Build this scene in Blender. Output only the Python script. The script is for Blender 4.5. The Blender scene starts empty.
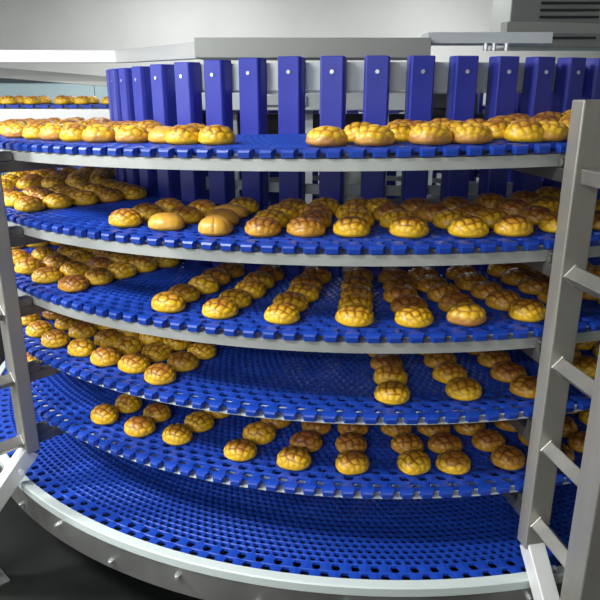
import bpy, bmesh, math, random
import numpy as np
from mathutils import Vector, Matrix
random.seed(7)
sc = bpy.context.scene
COL = sc.collection
PI = math.pi
# ------------------------------------------------------------------ camera
EYE = 1.68
CX, DY, RO, RD = 0.3356, 3.3743, 1.8052, 1.2450      # spiral axis, belt outer radius, drum radius
P, H1 = 0.24, 0.1365                                  # tier pitch, top tier below the eye
S = P / (2 * PI)
cam = bpy.data.objects.new('camera', bpy.data.cameras.new('camera'))
COL.objects.link(cam)
cam.location = (0, 0, EYE)
cam.rotation_euler = (PI / 2 - 0.3183, 0, 0)
cam.data.sensor_fit = 'HORIZONTAL'
cam.data.sensor_width = 36.0
cam.data.lens = 1.2886 * 500 / 600 * 36
cam.data.shift_y = -1 / 600
cam.data.clip_start = 0.02
sc.camera = cam
# ------------------------------------------------------------------ light
w = bpy.data.worlds.new('world'); sc.world = w; w.use_nodes = True
w.node_tree.nodes['Background'].inputs[0].default_value = (0.75, 0.85, 1.0, 1)
w.node_tree.nodes['Background'].inputs[1].default_value = 0.15
CEIL = 3.15
# x, y, length x, width y, power, label
LAMPS = [(-1.9, 0.7, 1.2, 0.30, 120, 'ceiling lamp over the left front of the spiral'),
         (-3.4, 1.9, 1.2, 0.30, 190, 'ceiling lamp beside the far left of the spiral'),
         (-1.9, -2.2, 1.2, 0.30, 82, 'ceiling lamp behind the viewer on the left'),
         (-0.5, -4.4, 1.2, 0.30, 98, 'added fill lamp far behind the viewer'),  # unseen fill lamp, added to brighten the inner buns
         (-2.4, -5.8, 1.2, 0.30, 95, 'added fill lamp near the front wall'),  # second unseen fill lamp, added for low light under the tiers
         (1.5, 6.3, 1.2, 0.30, 35, 'ceiling lamp beyond the drum on the right'),
         (-1.2, 6.3, 1.2, 0.30, 50, 'ceiling lamp beyond the drum near the back wall')]
for (x, y, lx, ly, pw, lab) in LAMPS:
    L = bpy.data.lights.new('lamp_light', 'AREA'); L.shape = 'RECTANGLE'
    L.size = lx; L.size_y = ly; L.energy = pw; L.color = (0.96, 0.98, 1.0)
    o = bpy.data.objects.new('lamp_light', L); COL.objects.link(o)
    o.location = (x, y, CEIL - 0.13)
sc.view_settings.view_transform = 'Standard'
sc.view_settings.look = 'None'
sc.view_settings.exposure = 0.0
sc.view_settings.gamma = 1.0
sc.view_settings.use_curve_mapping = False

# ------------------------------------------------------------------ helpers
def pol(phi, R, z=0.0):
    return Vector((CX + R * math.sin(phi), DY - R * math.cos(phi), z))
def tz(k, phi):                                       # belt surface height of tier k
    if k == 1 and phi > 0.5:
        phi = 0.5
    return EYE - H1 - (k - 1) * P + S * phi

def link(o, parent=None):
    COL.objects.link(o)
    if parent: o.parent = parent
    return o
def tag(o, label=None, cat=None, group=None, kind=None):
    if label: o['label'] = label
    if cat: o['category'] = cat
    if group: o['group'] = group
    if kind: o['kind'] = kind
    return o
def empty(name, loc=(0, 0, 0), rz=0, **kw):
    o = bpy.data.objects.new(name, None); link(o)
    o.location = loc; o.rotation_euler = (0, 0, rz); o.empty_display_size = .05
    return tag(o, **kw)
def mesh_np(name, V, F, mat, smooth=False, parent=None):
    """V list of (n,3) arrays, F list of (m,k) index arrays already offset"""
    me = bpy.data.meshes.new(name)
    V = np.asarray(V, dtype=np.float64).reshape(-1, 3)
    me.vertices.add(len(V)); me.vertices.foreach_set('co', V.ravel())
    loops = np.concatenate([f.ravel() for f in F]); me.loops.add(len(loops))
    me.loops.foreach_set('vertex_index', loops)
    starts = []; s = 0; tot = []
    for f in F:
        n, k = f.shape
        starts.append(s + np.arange(n) * k); s += n * k; tot.append(np.full(n, k))
    starts = np.concatenate(starts); tot = np.concatenate(tot)
    me.polygons.add(len(starts))
    me.polygons.foreach_set('loop_start', starts); me.polygons.foreach_set('loop_total', tot)
    me.polygons.foreach_set('use_smooth', np.full(len(starts), smooth))
    me.update(); me.validate()
    me.materials.append(mat)
    o = bpy.data.objects.new(name, me)
    return link(o, parent)
class MB:
    def __init__(s): s.bm = bmesh.new()
    def box(s, c, size, M=None, bevel=0.0):
        r = bmesh.ops.create_cube(s.bm, size=1.0)
        vs = r['verts']
        T = Matrix.Translation(Vector(c)) @ (M.to_4x4() if M else Matrix()) @ Matrix.Diagonal((*size, 1))
        bmesh.ops.transform(s.bm, matrix=T, verts=vs)
        if bevel:
            es = list({e for v in vs for e in v.link_edges})
            bmesh.ops.bevel(s.bm, geom=es, offset=bevel, segments=2, affect='EDGES', profile=.5)
        return s
    def beam(s, a, b, w, h, roll=0.0, bevel=0.0, up=Vector((0, 0, 1))):
        a = Vector(a); b = Vector(b); d = (b - a); L = d.length; d.normalize()
        if abs(d.dot(up)) > .999: up = Vector((0, 1, 0))
        x = d.cross(up).normalized(); z = x.cross(d)
        M = Matrix((x, d, z)).transposed() @ Matrix.Rotation(roll, 3, 'Y')
        return s.box((a + b) / 2, (w, L, h), M, bevel)
    def cyl(s, a, b, r, n=20, r2=None):
        a = Vector(a); b = Vector(b); d = b - a
        q = d.to_track_quat('Z', 'Y').to_matrix().to_4x4()
        bmesh.ops.create_cone(s.bm, cap_ends=True, segments=n, radius1=r, radius2=r if r2 is None else r2, depth=d.length,
                              matrix=Matrix.Translation((a + b) / 2) @ q)
        return s
    def ball(s, c, r, sc=(1, 1, 1), n=16):
        bmesh.ops.create_uvsphere(s.bm, u_segments=n, v_segments=n // 2, radius=r,
                                  matrix=Matrix.Translation(Vector(c)) @ Matrix.Diagonal((*sc, 1)))
        return s
    def build(s, name, mat, parent=None, smooth=False, loc=None):
        me = bpy.data.meshes.new(name); s.bm.normal_update()
        for f in s.bm.faces: f.smooth = smooth
        s.bm.to_mesh(me); s.bm.free(); me.materials.append(mat)
        o = bpy.data.objects.new(name, me); link(o, parent)
        if loc is not None: o.location = loc
        return o
def sweep_ring(name, prof, phis, zf, mat, parent=None, smooth=False, caps=True, zoff=0.0):
    """closed profile [(R, dz)] swept round the axis; prof listed counter-clockwise"""
    n = len(prof); V = []
    for ph in phis:
        z = zf(ph)
        for (R, dz) in prof:
            V.append((CX + R * math.sin(ph), DY - R * math.cos(ph), z + dz + zoff))
    F = []
    m = len(phis)
    for i in range(m - 1):
        for j in range(n):
            a = i * n + j; b = i * n + (j + 1) % n
            F.append((a, b, b + n, a + n))
    fl = [np.array(F)]
    if caps:
        fl.append(np.array([list(range(n))[::-1]])); fl.append(np.array([[(m - 1) * n + j for j in range(n)]]))
    return mesh_np(name, V, fl, mat, smooth, parent)

# ------------------------------------------------------------------ materials
def mat(name, color, rough=.5, metal=0.0, spec=.5):
    m = bpy.data.materials.new(name); m.use_nodes = True
    b = m.node_tree.nodes['Principled BSDF']
    b.inputs['Base Color'].default_value = (*color, 1)
    b.inputs['Roughness'].default_value = rough
    b.inputs['Metallic'].default_value = metal
    b.inputs['Specular IOR Level'].default_value = spec
    return m
def nd(m, t, **kw):
    n = m.node_tree.nodes.new(t)
    for k, v in kw.items(): setattr(n, k, v)
    return n
def lk(m, a, b): m.node_tree.links.new(a, b)
def noisy(m, c1, c2, scale=8, rlo=None, rhi=None, stretch=(1, 1, 1), bump=0.0, detail=4):
    b = m.node_tree.nodes['Principled BSDF']
    tc = nd(m, 'ShaderNodeTexCoord'); mp = nd(m, 'ShaderNodeMapping'); mp.inputs['Scale'].default_value = stretch
    nz = nd(m, 'ShaderNodeTexNoise'); nz.inputs['Scale'].default_value = scale; nz.inputs['Detail'].default_value = detail
    lk(m, tc.outputs['Object'], mp.inputs[0]); lk(m, mp.outputs[0], nz.inputs['Vector'])
    r = nd(m, 'ShaderNodeValToRGB'); r.color_ramp.elements[0].color = (*c1, 1); r.color_ramp.elements[1].color = (*c2, 1)
    r.color_ramp.elements[0].position = .35; r.color_ramp.elements[1].position = .65
    lk(m, nz.outputs[0], r.inputs[0]); lk(m, r.outputs[0], b.inputs['Base Color'])
    if rlo is not None:
        mr = nd(m, 'ShaderNodeMapRange'); mr.inputs['To Min'].default_value = rlo; mr.inputs['To Max'].default_value = rhi
        lk(m, nz.outputs[0], mr.inputs[0]); lk(m, mr.outputs[0], b.inputs['Roughness'])
    if bump:
        bp = nd(m, 'ShaderNodeBump'); bp.inputs['Strength'].default_value = bump; bp.inputs['Distance'].default_value = .002
        lk(m, nz.outputs[0], bp.inputs['Height']); lk(m, bp.outputs[0], b.inputs['Normal'])
    return m
M = {}
M['belt'] = mat('blue_belt_plastic', (0.009, 0.050, 0.36), .38)
M['slat'] = noisy(mat('blue_slat_plastic', (0.03, 0.04, 0.5), .34), (0.026, 0.036, 0.31), (0.034, 0.046, 0.37), 6, .28, .42)
M['rail'] = noisy(mat('rail_steel', (.5, .5, .48), .42, .4), (.40, .42, .40), (.52, .54, .51), 5, .34, .5)
M['white'] = mat('white_wear_strip', (.66, .70, .66), .45)
M['rimtop'] = mat('pale_rim_strip', (.50, .56, .53), .45)
M['steel'] = noisy(mat('brushed_steel', (.5, .49, .45), .4, .55), (.33, .315, .275), (.45, .435, .385), 7, .30, .48, (1, 1, .15), .15)
M['steel_dark'] = noisy(mat('dull_steel', (.2, .2, .19), .45, .8), (.16, .16, .15), (.26, .26, .24), 9, .35, .5)
M['rung'] = noisy(mat('rung_steel', (.2, .2, .19), .4, .6), (.22, .215, .195), (.32, .31, .28), 7, .32, .48)
M['band'] = noisy(mat('rim_band_steel', (.2, .2, .19), .4, .7), (.20, .20, .185), (.30, .30, .275), 4, .35, .5)
M['weld'] = mat('weld_bead', (.50, .49, .45), .5, .6)
M['hoop'] = mat('hoop_steel', (.52, .57, .55), .5, .3)
M['screw'] = mat('screw_steel', (.8, .82, .85), .25, .8)
M['black'] = mat('black_rubber', (.012, .012, .013), .5)
M['darkbox'] = mat('dark_casing', (.03, .032, .035), .4)
M['palebox'] = mat('pale_casing', (.66, .70, .70), .4)
M['floor'] = noisy(mat('dark_floor', (.03, .032, .03), .4), (.005, .006, .005), (.012, .013, .011), 3, .6, .8)
M['floor'].node_tree.nodes['Principled BSDF'].inputs['Specular IOR Level'].default_value = .15
M['wall'] = noisy(mat('grey_wall', (.5, .5, .46), .6), (.60, .60, .56), (.66, .66, .62), 1.2)
M['teal'] = noisy(mat('pale_teal_panel', (.45, .62, .64), .35), (.44, .60, .62), (.52, .68, .70), 1.5)
M['ceil'] = mat('white_ceiling', (.78, .79, .78), .6)
M['trim'] = mat('dark_trim', (.05, .07, .075), .5)
M['duct'] = mat('duct_metal', (.40, .41, .38), .45, .4)
M['bright'] = mat('bright_steel', (.80, .80, .77), .4, .3)
M['lampon'] = mat('lamp_diffuser', (.9, .9, .9), .5)
_b = M['lampon'].node_tree.nodes['Principled BSDF']
_b.inputs['Emission Color'].default_value = (1, 1, 1, 1); _b.inputs['Emission Strength'].default_value = 3.0

def bun_mat(name, yellow, brown, crack, top_lo, top_hi):
    m = mat(name, yellow, .42, 0, .45)
    b = m.node_tree.nodes['Principled BSDF']
    tc = nd(m, 'ShaderNodeTexCoord'); sx = nd(m, 'ShaderNodeSeparateXYZ'); lk(m, tc.outputs['Object'], sx.inputs[0])
    oi = nd(m, 'ShaderNodeObjectInfo')
    nz = nd(m, 'ShaderNodeTexNoise'); nz.inputs['Scale'].default_value = 34; nz.inputs['Detail'].default_value = 5
    ad = nd(m, 'ShaderNodeVectorMath', operation='ADD'); lk(m, tc.outputs['Object'], ad.inputs[0]); lk(m, oi.outputs['Location'], ad.inputs[1])
    lk(m, ad.outputs[0], nz.inputs['Vector'])
    mr = nd(m, 'ShaderNodeMapRange'); mr.inputs['From Min'].default_value = top_lo; mr.inputs['From Max'].default_value = top_hi
    mr.interpolation_type = 'SMOOTHSTEP'
    lk(m, sx.outputs['Z'], mr.inputs[0])
    # top browning + noise + per bun bake
    n2 = nd(m, 'ShaderNodeMath', operation='MULTIPLY_ADD'); lk(m, nz.outputs[0], n2.inputs[0]); n2.inputs[1].default_value = 1.5; n2.inputs[2].default_value = -.80
    a1 = nd(m, 'ShaderNodeMath', operation='ADD'); lk(m, mr.outputs[0], a1.inputs[0]); lk(m, n2.outputs[0], a1.inputs[1])
    r1 = nd(m, 'ShaderNodeMath', operation='MULTIPLY_ADD'); lk(m, oi.outputs['Random'], r1.inputs[0]); r1.inputs[1].default_value = .5; r1.inputs[2].default_value = -.25
    a2 = nd(m, 'ShaderNodeMath', operation='ADD', use_clamp=True); lk(m, a1.outputs[0], a2.inputs[0]); lk(m, r1.outputs[0], a2.inputs[1])
    mx = nd(m, 'ShaderNodeMix', data_type='RGBA'); mx.inputs[6].default_value = (*yellow, 1); mx.inputs[7].default_value = (*brown, 1)
    lk(m, a2.outputs[0], mx.inputs[0])
    at = nd(m, 'ShaderNodeAttribute', attribute_name='crack')
    ck = nd(m, 'ShaderNodeMath', operation='MULTIPLY', use_clamp=True); lk(m, at.outputs['Fac'], ck.inputs[0]); ck.inputs[1].default_value = 1.1
    m2 = nd(m, 'ShaderNodeMix', data_type='RGBA'); lk(m, ck.outputs[0], m2.inputs[0]); lk(m, mx.outputs[2], m2.inputs[6]); m2.inputs[7].default_value = (*crack, 1)
    lk(m, m2.outputs[2], b.inputs['Base Color'])
    bp = nd(m, 'ShaderNodeBump'); bp.inputs['Strength'].default_value = .35; bp.inputs['Distance'].default_value = .002
    nf = nd(m, 'ShaderNodeTexNoise'); nf.inputs['Scale'].default_value = 160; lk(m, ad.outputs[0], nf.inputs['Vector'])
    lk(m, nf.outputs[0], bp.inputs['Height']); lk(m, bp.outputs[0], b.inputs['Normal'])
    b.inputs['Coat Weight'].default_value = .22; b.inputs['Coat Roughness'].default_value = .22
    return m
M['bun_y'] = bun_mat('bun_crust_yellow', (.90, .54, .018), (.42, .165, .022), (.20, .058, .008), .022, .056)
M['bun_b'] = bun_mat('bun_crust_brown_shade', (.70, .35, .028), (.30, .105, .020), (.13, .038, .008), .012, .050)  # darker crust: bake tone, plus the shade of inner rows in the colour
M['bun_t'] = bun_mat('bun_crust_two_tone', (.52, .235, .05), (.86, .52, .03), (.40, .17, .02), .012, .030)
M['bun_s'] = bun_mat('bun_crust_smooth', (.70, .38, .045), (.52, .23, .04), (.36, .14, .02), .020, .060)

# ------------------------------------------------------------------ room
FX0, FX1, FY0, FY1 = -4.6, 4.6, -7.0, 7.6
def struct(name, o): o['kind'] = 'structure'; return o
struct('floor', MB().box(((FX0 + FX1) / 2, (FY0 + FY1) / 2, -.05), (FX1 - FX0, FY1 - FY0, .1)).build('floor', M['floor']))
struct('ceiling', MB().box(((FX0 + FX1) / 2, (FY0 + FY1) / 2, CEIL + .05), (FX1 - FX0 + .2, FY1 - FY0 + .2, .1)).build('ceiling', M['ceil']))
wb = struct('wall_back', MB().box(((FX0 + FX1) / 2, FY1 + .05, CEIL / 2), (FX1 - FX0, .1, CEIL)).build('wall_back', M['wall']))
struct('wall_left', MB().box((FX0 - .05, (FY0 + FY1) / 2, CEIL / 2), (.1, FY1 - FY0 + .2, CEIL)).build('wall_left', M['ceil']))
struct('wall_right', MB().box((FX1 + .05, (FY0 + FY1) / 2, CEIL / 2), (.1, FY1 - FY0 + .2, CEIL)).build('wall_right', M['wall']))
struct('wall_front', MB().box(((FX0 + FX1) / 2, FY0 - .05, CEIL / 2), (FX1 - FX0, .1, CEIL)).build('wall_front', M['wall']))
pn = MB()
for i in range(8):
    pn.box((FX0 + .575 + i * 1.15, FY1 - .015, .86), (1.142, .03, 1.72), bevel=.004)
pn = pn.build('wall_panel', M['teal'], wb)
struct('trim_1', MB().box(((FX0 + FX1) / 2, FY1 - .02, 1.745), (FX1 - FX0, .04, .05)).build('trim_1', M['trim']))

# ------------------------------------------------------------------ belt
NP = 200
def cells(R0, R1, nrow, ncell, hw, hh, V, F, phs=0.0, thick=.010, chamf=.0):
    """brick-pattern rows of cells with hexagonal openings"""
    base = len(V)
    dphi = 2 * PI / ncell
    hr = (R1 - R0) / nrow
    # unit outlines (u across, v radial), 8 points
    outer = np.array([(-.5, -.5), (0, -.5), (.5, -.5), (.5, 0), (.5, .5), (0, .5), (-.5, .5), (-.5, 0)])
    hole = np.array([(-hw * .55, -hh), (0, -hh), (hw * .55, -hh), (hw, 0), (hw * .55, hh), (0, hh), (-hw * .55, hh), (-hw, 0)])
    pts = []
    for j in range(nrow):
        ph0 = (np.arange(ncell) + (.5 if j % 2 else 0)) * dphi - PI + phs
        rc = R0 + (j + .5) * hr
        for arr, z in ((outer, 0.0), (hole, -.0018), (hole * .93, -thick), (outer, -thick)):
            u = ph0[:, None] + arr[None, :, 0] * dphi
            r = np.broadcast_to(rc + arr[None, :, 1] * hr, u.shape)
            z_ = np.full_like(u, z)
            pts.append(np.stack([u, r, z_], -1))            # (ncell,8,3)
    pts = np.array(pts).reshape(nrow, 4, ncell, 8, 3).transpose(0, 2, 1, 3, 4).reshape(-1, 32, 3)
    n = pts.shape[0]
    q = []
    for lv in range(3):
        for i in range(8):
            a = lv * 8 + i; b = lv * 8 + (i + 1) % 8
            q.append((a, b, b + 8, a + 8))
    q = np.array(q)
    idx = (np.arange(n) * 32)[:, None, None] + q[None]
    return pts.reshape(-1, 3), idx.reshape(-1, 4)
def belt_mesh(name, zf, RE, nout, tabs=True):
    Vs = []; Fs = []; off = 0; tri = []
    for args in ((1.257, 1.6830 if tabs else 1.818, 18 if tabs else 24, 400, .35, .37), (1.6830 if tabs else 1.818, RE - .022 if tabs else RE, nout, NP, .32 if tabs else .26, .40)):
        v, f = cells(*args, [], [])
        Vs.append(v); Fs.append(f + off); off += len(v)
    R1 = RE - .022 if tabs else RE
    # outer wall strip
    ph = np.linspace(-PI, PI, 401)
    for (ra, rb, zt, zb) in ((R1 - .004, R1 + .0, -.001, -.013), (1.250, 1.257, .0, -.02)):
        pr = [(ra, zb), (rb, zb), (rb, zt), (ra, zt)]
        v = np.array([[(p, r, z) for (r, z) in pr] for p in ph]).reshape(-1, 3)
        f = []
        for i in range(400):
            for j in range(4):
                a = i * 4 + j; b = i * 4 + (j + 1) % 4
                f.append((a, b, b + 4, a + 4))
        Vs.append(v); Fs.append(np.array(f) + off); off += len(v)
    if tabs:
        dp = 2 * PI / NP
        tv = []; tf = []
        for i in range(NP):
            c = -PI + (i + .5) * dp; hw = .355 * dp
            b0 = len(tv)
            #        profile of the tab: rounded nose
            for s_, wv in ((-1, 1), (1, 1)):
                pass
            for (r, z, k) in ((R1 - .002, -.0005, .80), (RE - .013, -.001, 1.04), (RE - .003, -.004, .78), (RE, -.009, .70), (RE - .001, -.022, .70), (RE - .013, -.0225, 1.0), (R1 - .002, -.0225, .80)):
                tv.append((c - hw * k, r, z)); tv.append((c + hw * k, r, z))
            for j in range(6):
                a = b0 + 2 * j; tf.append((a, a + 1, a + 3, a + 2))
            m_ = [b0 + 2 * j for j in range(7)]
            tf.append((m_[0], m_[1], m_[5], m_[6])); tf.append((m_[1], m_[2], m_[4], m_[5])); tri.append((m_[2] + off, m_[3] + off, m_[4] + off))
            m_ = [x + 1 for x in m_]
            tf.append((m_[6], m_[5], m_[1], m_[0])); tf.append((m_[5], m_[4], m_[2], m_[1])); tri.append((m_[4] + off, m_[3] + off, m_[2] + off))
        Vs.append(np.array(tv)); Fs.append(np.array(tf) + off); off += len(tv)
    V = np.concatenate(Vs); F = np.concatenate(Fs)
    ph, R, z = V[:, 0], V[:, 1], V[:, 2]
    X = CX + R * np.sin(ph); Y = DY - R * np.cos(ph); Z = zf(ph) + z
    return np.stack([X, Y, Z], 1), ([F, np.array(tri)] if tri else [F])
belt = empty('spiral_conveyor_belt', (CX, DY, 0), 0, label='blue plastic mesh conveyor belt winding in stacked tiers round the drum', cat='conveyor belt')
def bpar(o):
    o.parent = belt; o.matrix_parent_inverse = Matrix.Translation((-CX, -DY, 0)); return o
V, F = belt_mesh('belt_tier', lambda ph: EYE - H1 + S * np.minimum(ph, .5), RO, 3)
t1 = mesh_np('belt_tier', V, F, M['belt']); bpar(t1)
V, F = belt_mesh('belt_tier', lambda ph: EYE - H1 - P + S * ph, RO, 3)
t2 = mesh_np('belt_tier', V, F, M['belt']); bpar(t2)
for k in (3, 4, 5):
    t = t2.copy(); COL.objects.link(t); bpar(t); t.location.z = -(k - 2) * P
V, F = belt_mesh('belt_tier', lambda ph: EYE - H1 - 5 * P + S * ph, 1.886, 2, tabs=False)
t6 = mesh_np('belt_tier', V, F, M['belt']); bpar(t6)
# straight run leaving at the back towards the left
ZB = EYE - H1 + S * .5
sv = MB()
bx0, bx1, by0, by1 = -3.9, CX, DY + 1.240, DY + 1.800
ny = 14; nx = 76
RR = 1.812
for i in range(nx + 1):
    x = bx0 + (bx1 - bx0) * i / nx
    q = RR * RR - (x - CX) ** 2
    ya = max(by0, DY + math.sqrt(q)) if q > 0 else by0
    if by1 - ya > .02:
        sv.box((x, (ya + by1) / 2, ZB - .007), (.020 if i % 2 else .028, by1 - ya, .014))
for j in range(ny + 1):
    y = by0 + (by1 - by0) * j / ny
    xe = CX - math.sqrt(max(0, RR * RR - (y - DY) ** 2))
    sv.box(((bx0 + xe) / 2, y, ZB - .008), (xe - bx0, .014, .011))
for i in range(28):
    sv.box((bx0 + .1 * i + .05, by0 - .012, ZB - .012), (.055, .022, .022))
bpar(sv.build('straight_run', M['belt']))

# ------------------------------------------------------------------ guide rails
ORD = ['top', 'second', 'third', 'fourth', 'fifth', 'lowest']
PH = list(np.linspace(-PI, PI, 181))
for k in range(1, 6):
    r = empty('guide_rail', (CX, DY, 0), 0, cat='rail', group='curved rails under the belt tiers',
              label='curved pale steel rail running under the outer edge of the %s belt tier' % ORD[k - 1])
    low = .055 if k <= 3 else .031
    ro = 1.797 if k <= 3 else 1.792
    prof = [(1.725, -.030), (ro - .004, -.030), (ro - .004, -low), (ro, -low), (ro, -.0255), (1.725, -.0255)]
    o = sweep_ring('outer_rail', prof, PH, lambda ph: tz(k, ph), M['rail'] if k <= 3 else M['white'])
    o.parent = r; o.matrix_parent_inverse = Matrix.Translation((-CX, -DY, 0))
    prof = [(1.270, -.050), (1.290, -.050), (1.290, -.0215), (1.270, -.0215)]
    o = sweep_ring('inner_rail', prof, PH, lambda ph: tz(k, ph), M['white'])
    o.parent = r; o.matrix_parent_inverse = Matrix.Translation((-CX, -DY, 0))
# outer rim of the lowest tier
rim = empty('outer_rim', (CX, DY, 0), 0, cat='rim', label='wide steel rim with a pale top strip bounding the lowest belt tier')
prof = [(1.887, -.02), (1.922, -.02), (1.922, .006), (1.918, .010), (1.891, .010), (1.887, .006)]
o = sweep_ring('top_strip', prof, PH, lambda ph: tz(6, ph), M['rimtop'], smooth=False)
o.parent = rim; o.matrix_parent_inverse = Matrix.Translation((-CX, -DY, 0))
prof = [(1.911, -.118), (1.920, -.118), (1.920, -.0205), (1.911, -.0205)]
o = sweep_ring('side_band', prof, PH, lambda ph: tz(6, ph), M['band'])
o.parent = rim; o.matrix_parent_inverse = Matrix.Translation((-CX, -DY, 0))
prof2 = [(1.270, -.05), (1.290, -.05), (1.290, -.0215), (1.270, -.0215)]
o = sweep_ring('inner_rail', prof2, PH, lambda ph: tz(6, ph), M['white'])
o.parent = rim; o.matrix_parent_inverse = Matrix.Translation((-CX, -DY, 0))
b0 = None
for i in range(-9, 8):
    ph = i * .135 + .03
    if i == -9:
        m_ = MB(); m_.cyl((0, 0, 0), (0, -.012, 0), .009, 6); m_.cyl((0, -.010, 0), (0, -.016, 0), .005, 10)
        b = m_.build('bolt', M['screw'], rim); b0 = b
    else:
        b = b0.copy(); COL.objects.link(b); b.parent = rim
    b.location = pol(ph, 1.920, tz(6, ph) - (.050 if i % 2 else .085)) - Vector((CX, DY, 0)); b.rotation_euler = (0, 0, ph)

# ------------------------------------------------------------------ drum
drum = empty('slatted_drum', (CX, DY, 0), 0, cat='drum', label='tall round drum of upright blue slats in the middle of the spiral')
OFF = -0.6635
sl0 = None
zt, zb = EYE + .092, .12
for i in range(55):
    ph = (i + OFF) * 2 * PI / 55
    if sl0 is None:
        bm = MB(); B = bm.bm
        # profile: front face, angled flanks, radial depth
        pr = [(-.035, 0.0), (.035, 0.0), (.0405, .014), (.0405, .058), (-.0405, .058), (-.0405, .014)]
        lo = [B.verts.new((x, y, zb)) for x, y in pr]; hi = [B.verts.new((x, y, zt)) for x, y in pr]
        B.faces.new(lo[::-1]); B.faces.new(hi)
        for j in range(6): B.faces.new((lo[j], lo[(j + 1) % 6], hi[(j + 1) % 6], hi[j]))
        bmesh.ops.bevel(B, geom=[e for e in B.edges], offset=.0025, segments=1, affect='EDGES')
        s_ = bm.build('slat', M['slat'], drum); sl0 = s_
        g = MB(); g.cyl((0, -.003, EYE + .045), (0, .002, EYE + .045), .0065, 10)
        sc0 = g.build('screw', M['screw'], s_, smooth=False)
    else:
        s_ = sl0.copy(); COL.objects.link(s_); s_.parent = drum
        c_ = sc0.copy(); COL.objects.link(c_); c_.parent = s_
    s_.location = pol(ph, RD) - Vector((CX, DY, .022 * min(1, max(0, (-((ph + PI) % (2 * PI) - PI) - .35) / .6)))); s_.rotation_euler = (0, 0, ph)
def dpar(o): o.parent = drum; o.matrix_parent_inverse = Matrix.Translation((-CX, -DY, 0)); return o
RI = RD - .060
for (z0, z1) in ((-.012, .075), (-.352, -.318), (-.622, -.588), (-.88, -.845), (-1.2, -1.165)):
    pr = [(RI - .008, z0), (RI, z0), (RI, z1), (RI - .008, z1)]
    dpar(sweep_ring('hoop', pr, list(np.linspace(-PI, PI, 97)), lambda ph: EYE, M['hoop'] if z1 > 0 else M['white'], caps=False))
dpar(sweep_ring('hoop_flange', [(RI - .05, -.020), (RI - .009, -.020), (RI - .009, -.013), (RI - .05, -.013)], list(np.linspace(-PI, PI, 97)), lambda ph: EYE, M['hoop'], caps=False))
dpar(MB().cyl((CX, DY, .05), (CX, DY, EYE - .25), .11, 32).build('centre_column', M['steel_dark'], smooth=False))
for z in (EYE - .60, EYE - 1.2):
    for j in range(4):
        a = j * PI / 2 + .4
        dpar(MB().beam(pol(a, .10, z), pol(a, RI - .01, z), .05, .05).build('spoke', M['steel_dark']))

# ------------------------------------------------------------------ stands
def stand(ph, label, outer=True, kmax=5, feet=True):
    st = empty('ladder_stand', pol(ph, 1.9, 0), ph, label=label, cat='stand', group=None)
    # local frame: -Y is radially outward, X tangential
    def L(R, z, t=0.0): return Vector((t, 1.9 - R, z))
    zb = EYE - 1.235 if outer else 0.0
    top = EYE - .028
    m = MB(); m.box(L(1.875, (top + zb) / 2), (.066, .05, top - zb), bevel=.004)
    m.build('inner_post', M['steel'], st)
    if outer:
        m = MB(); m.box(L(2.115, (top + .012) / 2), (.068, .075, top - .012), bevel=.004)
        m.build('outer_post', M['steel'], st)
        f = MB(); f.box(L(2.115, .006), (.14, .16, .012)); f.cyl(L(2.165, .012, .045), L(2.165, .03, .045), .012, 6); f.cyl(L(2.165, .012, -.045), L(2.165, .03, -.045), .012, 6)
        f.build('foot_plate', M['steel_dark'], st)
    for k in range(1, kmax + 1):
        z = tz(k, ph) - .066
        if outer:
            m = MB()
            m.beam(L(1.9005, z), L(2.0765, z), .036, .036, PI / 4 if k > 1 else .06, .003)
            r = m.build('rung', M['rung'], st)
            # weld bead round the tube end
            wv = MB(); q = .0265 if k > 1 else .020
            an = 0 if k > 1 else PI / 4
            pts = [L(1.902, z + q * math.sin(an + j * PI / 2), q * math.cos(an + j * PI / 2)) for j in range(4)]
            for j in range(4): wv.cyl(pts[j], pts[(j + 1) % 4], .0020, 6)
            wv.build('weld', M['weld'], r)
        a = MB(); a.beam(L(1.29, z - .008), L(1.849, z - .008), .034, .034, 0, .003)
        ar = a.build('arm', M['steel_dark'], st)
        c = MB(); c.box(L(1.8245, z + .024), (.034, .046, .03), bevel=.003)
        c.cyl(L(1.826, z + .024, -.017), L(1.826, z + .024, -.026), .011, 6)
        c.build('clamp', M['steel_dark'], ar)
    if outer:
        z = zb
        m = MB(); m.beam(L(1.875, z - .0), L(2.077, z - .20), .058, .05, 0, .003, up=Vector((1, 0, 0)))
        m.build('brace', M['bright'], st)
        m = MB()
        m.cyl(L(1.93, z - .05, .034), L(1.93, z - .05, .046), .011, 6)
        m.build('bolt', M['screw'], st)
    return st
stand(.174, 'large brushed steel ladder stand of two posts at the right front of the spiral')
stand(-.77, 'steel ladder stand cut off by the left edge of the picture')

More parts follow.
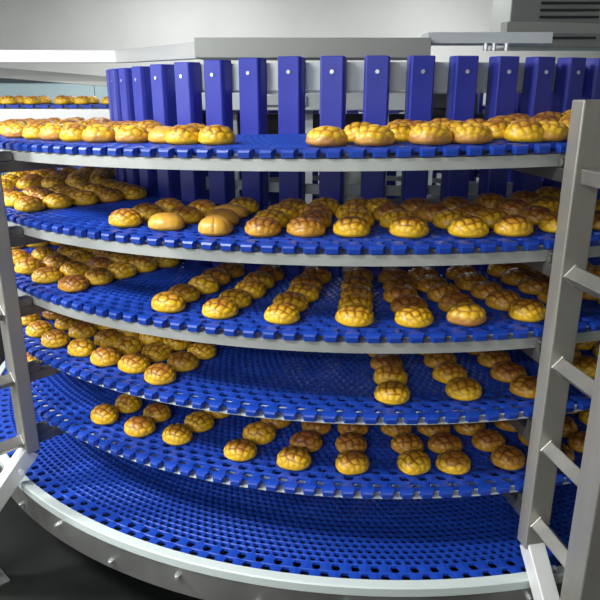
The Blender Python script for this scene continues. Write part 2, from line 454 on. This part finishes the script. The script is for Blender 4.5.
# ------------------------------------------------------------------ buns
def bun_mesh(name, seed, mt, kind='cracked', ax=1.0, ay=1.0, h=.050):
    rnd = random.Random(seed)
    nu, nv = 72, 26
    # crack net: jittered hexagonal seeds over the dome
    seeds = []
    sp = .0275
    ox, oy = rnd.uniform(-.01, .01), rnd.uniform(-.01, .01)
    for i in range(-5, 6):
        for j in range(-5, 6):
            x = (i + .5 * (j % 2)) * sp + ox; y = j * sp * .87 + oy
            seeds.append((x + rnd.uniform(-.006, .006), y + rnd.uniform(-.006, .006)))
    SD = np.array(seeds)
    lat = rnd.uniform(-.5, .5); lsp = rnd.uniform(.0185, .0225); lsv = rnd.uniform(.021, .026); lof = rnd.uniform(0, 1)
    wob = [(rnd.uniform(-.025, .025), rnd.uniform(0, 6.28)) for _ in range(4)]
    V = []; C = []
    R0 = .0520
    V.append((0, 0, 1.0, 0, 0))
    rows = []
    for iv in range(1, nv + 1):
        t = iv / nv
        for iu in range(nu):
            a = 2 * PI * iu / nu
            rr = 1.0 + sum(w_ * math.cos((k + 2) * a + p_) for k, (w_, p_) in enumerate(wob))
            # profile angle: from the top to beneath the widest point
            th = t * 2.05
            r = math.sin(min(th, PI)) ** .86 if th < PI / 2 else 1 - (th - PI / 2) ** 2 * .75
            z = (math.cos(th) ** .92 if th < PI / 2 else -(th - PI / 2) * .60)
            rows.append((a, r * rr, z, th))
    zmin = -(2.05 - PI / 2) * .60
    pts = [(0, 0, 1, 0)] + [(r * math.cos(a), r * math.sin(a), z, th) for (a, r, z, th) in rows]
    co = []; ck = []
    for (x, y, z, th) in pts:
        X = x * R0 * ax; Y = y * R0 * ay
        Z = (z - zmin) / (1 - zmin) * h
        # map the dome to an unrolled disc so the cracks run down the sides
        q = math.hypot(x, y) or 1e-6
        ar = th * R0 * .80
        ux, uy = x / q * ar, y / q * ar
        g = 0.0
        if kind == 'cracked':
            if seed % 3 == 0:
                d = np.hypot(SD[:, 0] - ux, SD[:, 1] - uy); d.sort()
                e = (d[1] - d[0]) * .5
            else:                                     # scored lattice of two crossing sets of lines
                ca, sa = math.cos(lat), math.sin(lat)
                lu = ux * ca + uy * sa + .0022 * math.sin(uy * 150 + seed); lv = -ux * sa + uy * ca + .0022 * math.sin(ux * 130 + 2 * seed)
                eu = abs((lu / lsp + lof + .5) % 1 - .5) * lsp; ev = abs((lv / lsv + lof + .5) % 1 - .5) * lsv
                e = min(eu, ev)
            g = max(0.0, 1 - e / .0045)
            lump = min(1.0, e / .008)
            fade = 1.0 if th < 1.25 else max(0.0, 1 - (th - 1.25) / .55)
            push = (-.0024 * g + .0008 * lump) * fade
            g *= fade * (1.0 if th < 1.0 else .55)
        elif kind == 'pleated':
            a = math.atan2(uy, ux)
            g = max(0.0, math.cos(7 * a + seed)) ** 10 * min(1, ar / .02) * (1 if th < 1.5 else max(0, 1 - (th - 1.5) / .4))
            push = -.0030 * g; g *= .45
        else:
            push = .0006 * math.sin(ux * 260 + seed) * math.cos(uy * 210); g = 0.0
        nl = math.sqrt(x * x + y * y + max(z, 0) ** 2) or 1
        co.append((X + x / nl * push, Y + y / nl * push, Z + max(z, 0) / nl * push)); ck.append(g)
    n = len(co)
    co.append((0, 0, 0.0008)); ck.append(0)
    T = [(0, 1 + i, 1 + (i + 1) % nu) for i in range(nu)]
    Q = []
    for v in range(nv - 1):
        for i in range(nu):
            a = 1 + v * nu + i; b = 1 + v * nu + (i + 1) % nu
            Q.append((a, a + nu, b + nu, b))
    b0_ = 1 + (nv - 1) * nu
    T += [(b0_ + (i + 1) % nu, b0_ + i, n) for i in range(nu)]
    o = mesh_np(name, co, [np.array(T), np.array(Q)], mt, True)
    at = o.data.attributes.new('crack', 'FLOAT', 'POINT')
    at.data.foreach_set('value', np.array(ck, dtype=np.float32))
    me = o.data; bpy.data.objects.remove(o)
    return me
LIB = {'y': [bun_mesh('melon_bun', s, M['bun_y'], ax=1.02, ay=.96, h=.049 + .002 * (s % 2)) for s in (1, 2, 3, 4, 5, 7, 8)],
       'b': [bun_mesh('melon_bun', s, M['bun_b'], ax=1.02, ay=.97, h=.048) for s in (11, 12, 13, 14, 16)],
       't': [bun_mesh('melon_bun', s, M['bun_t'], ax=1.06, ay=.95, h=.050) for s in (41, 42, 43)],
       'p': [bun_mesh('melon_bun', s, M['bun_s'], 'pleated', .98, .96, .050) for s in (21, 22)],
       's': [bun_mesh('melon_bun', s, M['bun_s'], 'smooth', 1.10, .92, .046) for s in (31, 32)]}
LOOK = {'y': 'yellow cracked bun', 'b': 'browned, shade-toned cracked bun', 'p': 'pleated golden bun', 's': 'smooth golden bun', 't': 'brown-sided yellow bun'}
NTH = ['first', 'second', 'third', 'fourth', 'fifth', 'sixth', 'seventh', 'eighth', 'ninth', 'tenth', 'eleventh', 'twelfth',
       'thirteenth', 'fourteenth', 'fifteenth', 'sixteenth', 'seventeenth', 'eighteenth', 'nineteenth', 'twentieth', 'twenty-first', 'twenty-second', 'twenty-third', 'twenty-fourth']
def bun(kind, x, y, z, rz, label, group, s=1.0):
    me = random.choice(LIB[kind])
    o = bpy.data.objects.new('melon_bun', me); COL.objects.link(o)
    o.location = (x, y, z); o.rotation_euler = (0, 0, rz)
    o.scale = (s * random.uniform(.97, 1.03), s * random.uniform(.97, 1.03), s * random.uniform(.95, 1.05))
    tag(o, label, 'bun', group)
    return o
# rows across the belt: azimuth and radius of the outermost bun, azimuth and radius of the innermost, count, kinds (inner b puts shade into the crust)
R = {
 1: [(-1.50, 1.66, -1.52, 1.26, 4, ''), (-1.40, 1.66, -1.42, 1.26, 4, ''), (-1.30, 1.66, -1.32, 1.26, 4, ''), (-1.20, 1.66, -1.21, 1.28, 4, ''), (-1.10, 1.66, -1.11, 1.28, 4, ''), (-1.01, 1.66, -1.02, 1.28, 4, ''), (-.92, 1.68, -.93, 1.30, 4, 'tyyy'), (-.83, 1.66, -.84, 1.30, 4, 'ytyy'),
     (-.75, 1.66, -.76, 1.35, 3, 'tyy'), (-.672, 1.66, -.682, 1.36, 3, 'yyy'), (-.602, 1.66, -.602, 1.45, 3, 'tyy'), (-.532, 1.64, -.540, 1.53, 2, 'ty'),
     (-.460, 1.63, -.460, 1.63, 1, 's'), (-.411, 1.655, -.428, 1.54, 2, 'yy'), (-.350, 1.655, -.350, 1.655, 1, ''),
     (-.154, 1.715, -.108, 1.63, 2, 'ty'), (-.088, 1.715, -.050, 1.62, 2, 'ty'), (-.006, 1.715, -.028, 1.50, 3, 'tyy'),
     (.056, 1.715, .038, 1.50, 3, 'tyy'), (.134, 1.715, .112, 1.50, 3, 'yyy'), (.172, 1.715, .165, 1.50, 3, 'tyy'), (.275, 1.70, .275, 1.30, 4, ''), (.36, 1.69, .36, 1.29, 4, ''), (.445, 1.69, .445, 1.29, 4, '')],
 2: [(-1.53, 1.69, -1.55, 1.27, 5, ''), (-1.43, 1.69, -1.44, 1.27, 5, ''), (-1.33, 1.70, -1.34, 1.28, 5, ''), (-1.22, 1.72, -1.23, 1.30, 5, ''), (-1.017, 1.714, -1.027, 1.294, 5, ''), (-0.924, 1.715, -0.924, 1.305, 5, ''), (-0.838, 1.715, -0.838, 1.305, 5, ''),
     (-0.534, 1.690, -0.546, 1.485, 3, 'yyy'), (-0.444, 1.683, -0.455, 1.473, 3, 'syy'), (-0.342, 1.703, -0.363, 1.583, 2, 'ps'), (-0.382, 1.485, -0.382, 1.382, 2, 'sy'),
     (-0.263, 1.687, -0.270, 1.372, 4, ''), (-0.193, 1.674, -0.196, 1.364, 4, ''), (-0.118, 1.669, -0.116, 1.359, 4, ''), (-0.026, 1.684, -0.057, 1.373, 4, ''),
     (0.063, 1.700, 0.025, 1.377, 4, 'yybb'), (0.134, 1.710, 0.111, 1.378, 4, 'yybb'), (0.213, 1.707, 0.203, 1.367, 4, 'ybbb'), (0.290, 1.715, 0.290, 1.355, 4, ''), (0.367, 1.715, 0.367, 1.345, 4, '')],
 3: [(-1.40, 1.70, -1.42, 1.27, 5, ''), (-1.29, 1.70, -1.31, 1.28, 5, ''), (-1.175, 1.71, -1.19, 1.29, 5, ''), (-0.997, 1.715, -1.012, 1.295, 5, ''), (-0.892, 1.715, -0.902, 1.295, 5, ''), (-0.792, 1.715, -0.802, 1.300, 5, ''), (-0.693, 1.708, -0.698, 1.290, 5, ''),
     (-0.440, 1.697, -0.452, 1.297, 5, 'yyybb'), (-0.337, 1.707, -0.334, 1.300, 5, ''), (-0.227, 1.697, -0.214, 1.299, 5, 'yyybb'), (-0.106, 1.709, -0.106, 1.306, 5, 'yybbb'),
     (-0.014, 1.715, -0.016, 1.298, 5, 'ybbbb'), (0.070, 1.715, 0.060, 1.293, 5, 'tbbbb'), (0.172, 1.715, 0.149, 1.301, 5, 'ybbbb'), (0.265, 1.614, 0.265, 1.314, 4, 'bbbb'), (0.344, 1.715, 0.354, 1.305, 5, 'ybbbb'), (0.429, 1.711, 0.439, 1.301, 5, '')],
 4: [(-1.33, 1.70, -1.34, 1.38, 4, ''), (-1.23, 1.70, -1.24, 1.38, 4, ''), (-1.076, 1.713, -1.086, 1.383, 4, ''), (-0.979, 1.715, -0.989, 1.385, 4, ''), (-0.878, 1.715, -0.893, 1.385, 4, ''), (-0.791, 1.715, -0.806, 1.390, 4, ''), (-0.704, 1.696, -0.714, 1.378, 4, ''), (-0.623, 1.697, -0.633, 1.372, 4, ''),
     (-0.545, 1.688, -0.549, 1.366, 4, ''), (-0.468, 1.715, -0.461, 1.496, 3, ''),
     (-0.041, 1.693, -0.039, 1.373, 4, 'yybb'), (0.082, 1.682, 0.076, 1.362, 4, 'yybb'), (0.194, 1.703, 0.196, 1.389, 4, 'bbbb'), (0.340, 1.641, 0.349, 1.426, 3, 'yyb'), (0.443, 1.690, 0.443, 1.370, 4, '')],
 5: [(-1.22, 1.69, -1.22, 1.48, 3, ''), (-1.076, 1.703, -1.076, 1.493, 3, ''), (-0.656, 1.684, -0.656, 1.580, 2, ''), (-0.555, 1.677, -0.560, 1.572, 2, ''), (-0.462, 1.660, -0.451, 1.450, 3, ''), (-0.320, 1.673, -0.296, 1.453, 3, ''),
     (-0.211, 1.684, -0.188, 1.464, 3, 'ybb'), (-0.104, 1.684, -0.104, 1.464, 3, 'ybb'), (0.005, 1.682, -0.008, 1.464, 3, 'ybb'), (0.075, 1.688, 0.076, 1.473, 3, 'ybb'),
     (0.176, 1.691, 0.159, 1.481, 3, 'bbb'), (0.268, 1.707, 0.256, 1.489, 3, 'bbb'), (0.343, 1.682, 0.343, 1.467, 3, 'bbb'), (0.430, 1.684, 0.430, 1.464, 3, '')],
}
for k, rows in R.items():
    for ri, (p0, r0, p1, r1, n, kinds) in enumerate(rows):
        r1 = min(r0, max(r1, 1.318))
        if n > 1 and (r0 - r1) / (n - 1) < .096: r1 = max(1.318, r0 - .100 * (n - 1)); r0 = max(r0, min(1.725, r1 + .098 * (n - 1)))
        for i in range(n):
            t = i / max(1, n - 1)
            ph = p0 + (p1 - p0) * t; r = r0 + (r1 - r0) * t
            amp = .006 if 0 < i else .002
            ph += random.uniform(-amp, amp) / r * 1.6; r += random.uniform(-amp, amp) * .3
            kd = kinds[i] if i < len(kinds) else ('y' if random.random() < .8 else 'b')
            depth = 'outermost' if i == 0 else (NTH[i] + ' from outer edge')
            lab = '%s, %s tier, %s in %s row from left' % (LOOK[kd], ORD[k - 1], depth, NTH[ri])
            p_ = pol(ph, r, tz(k, ph) + .0005)
            tilt = ph + random.uniform(-.25, .25) if kd == 's' else random.uniform(-PI, PI) * .0 + ph + random.choice((0, PI)) + random.uniform(-.3, .3)
            o = bun(kd, p_.x, p_.y, p_.z, tilt, lab, 'buns on the %s tier' % ORD[k - 1], .985)
n_ = 0
for x in (-2.62, -2.42, -2.22, -2.03, -1.86, -1.67, -1.52, -1.34, -1.20, -1.05):
    for (dy, side) in ((.10, 'front'), (.30, 'second')):
        bun('y', x + random.uniform(-.01, .01), DY + 1.24 + dy, ZB + .0005, random.uniform(0, 6), 'yellow bun on straight back run, %s from left in %s line' % (NTH[n_], side), 'buns on the straight run at the back', 1.15)
    n_ += 1

# ------------------------------------------------------------------ straight run frame at the back
cf = empty('discharge_frame', (-1.8, DY + 1.2, 0), 0, cat='conveyor frame', label='steel side frame carrying the straight belt run at the back left')
def cpar(o, p): o.parent = p; o.matrix_parent_inverse = Matrix.Translation(-Vector(p.location)); return o
cpar(MB().box((-2.46, DY + 1.205, ZB - .068), (2.8, .02, .080), bevel=.002).build('side_plate', M['bright']), cf)
cpar(MB().box((-1.85, DY + 1.83, ZB - .06), (4.0, .02, .085), bevel=.002).build('side_plate', M['bright']), cf)
for x in (-3.6, -2.4, -1.2):
    cpar(MB().box((x, DY + 1.23, (ZB - .108) / 2), (.05, .03, ZB - .108)).build('leg', M['steel']), cf)
    cpar(MB().box((x, DY + 1.80, (ZB - .104) / 2), (.05, .03, ZB - .104)).build('leg', M['steel']), cf)

# ------------------------------------------------------------------ overhead frame
of = empty('overhead_frame', (-1.3, 4.9, EYE), 0, cat='frame', label='bright steel overhead frame above the back left of the drum')
cpar(MB().beam((-4.55, 4.95, EYE + .212), (-1.29, 4.95, EYE + .205), .09, .085, 0, .003).build('long_beam', M['bright']), of)
cpar(MB().beam((-1.29, 4.95, EYE + .205), (-.42, 3.45, EYE + .180), .09, .085, 0, .003).build('diagonal_beam', M['bright']), of)
cpar(MB().beam((-4.2, 5.25, EYE + .25), (-1.45, 5.25, EYE + .035), .05, .075, 0, .003).build('brace', M['duct']), of)
cpar(MB().beam((-.5, 3.42, EYE + .175), (.62, 3.42, EYE + .175), .30, .09, 0, .003).build('cross_beam', M['duct']), of)
for x in (.40, .44, .50):
    cpar(MB().cyl((x + .5, 3.35, EYE + .165), (x + .5, 3.35, EYE + .20), .012, 8).build('bolt', M['screw']), of)
cpar(MB().box((.92, 3.45, EYE + .225), (.60, .2, .05)).build('plate', M['palebox']), of)
cpar(MB().beam((1.0, 3.42, EYE + .275), (4.5, 4.3, EYE + .30), .06, .05).build('brace', M['duct']), of)

# ------------------------------------------------------------------ machinery inside and beyond the drum
def rel(o, p): return cpar(o, p)
g = empty('drive_unit', (CX, DY + .3, 0), 0, cat='machine', label='pale steel housing and gear motor on legs inside the drum')
y0 = DY + .35
rel(MB().box((CX - .35, y0, EYE - .075), (1.5, .30, .09), bevel=.006).build('housing', M['palebox']), g)
rel(MB().box((CX - .45, y0 - .16, EYE - .07), (.30, .02, .05), bevel=.004).build('cover', M['hoop']), g)
m = MB(); m.cyl((CX + .25, y0 - .1, EYE - .10), (CX + .60, y0 - .1, EYE - .10), .085, 24); m.box((CX + .42, y0 - .19, EYE - .07), (.10, .05, .07))
rel(m.build('gear_motor', M['darkbox']), g)
for x in (CX - 1.0, CX - .72, CX - .30, CX + .12, CX + .38):
    rel(MB().box((x, y0, (EYE - .12) / 2), (.07, .07, EYE - .12)).build('leg', M['palebox']), g)
rel(MB().box((CX - .1, y0 + .22, EYE - .30), (1.7, .03, .30)).build('dark_panel', M['darkbox']), g)
m = MB()
for x in (CX - .5, CX - .2, CX + .1):
    m.cyl((x, y0 - .14, EYE - .03), (x, y0 - .14, EYE + .02), .03, 12); m.cyl((x, y0 - .14, EYE + .0), (x + .09, y0 - .14, EYE + .0), .012, 8)
rel(m.build('valves', M['screw']), g)
# cabinet and pipes against the back wall
cb = empty('control_cabinet', (1.4, 7.2, 0), 0, cat='cabinet', label='pale control cabinet by the back wall seen between the drum slats')
rel(MB().box((1.5, 7.3, .85), (1.3, .45, 1.7), bevel=.01).build('body', M['palebox']), cb)
rel(MB().box((1.2, 7.06, 1.0), (.55, .02, 1.2), bevel=.004).build('door', M['hoop']), cb)
rel(MB().box((1.85, 7.06, 1.35), (.35, .02, .22), bevel=.004).build('screen', M['darkbox']), cb)
# duct on the right, high up
dt = empty('air_duct', (3.0, 6.2, EYE + .5), 0, cat='duct', label='grey ventilation duct under the ceiling at the far right')
rel(MB().box((3.1, 6.3, EYE + .55), (2.6, .6, .45), bevel=.01).build('duct_body', M['duct']), dt)
m = MB()
for i in range(6): m.box((2.3, 5.985, EYE + .40 + i * .055), (.5, .02, .02))
rel(m.build('grille', M['darkbox']), dt)
# ------------------------------------------------------------------ lamps
for (x, y, lx, ly, pw, lab) in LAMPS:
    f = empty('ceiling_lamp', (x, y, CEIL), 0, cat='lamp', label='long white ' + lab, group='ceiling lamps')
    MB().box((0, 0, -.04), (lx + .06, ly + .06, .08), bevel=.006).build('housing', M['palebox'], f)
    MB().box((0, 0, -.09), (lx, ly, .02)).build('diffuser', M['lampon'], f)
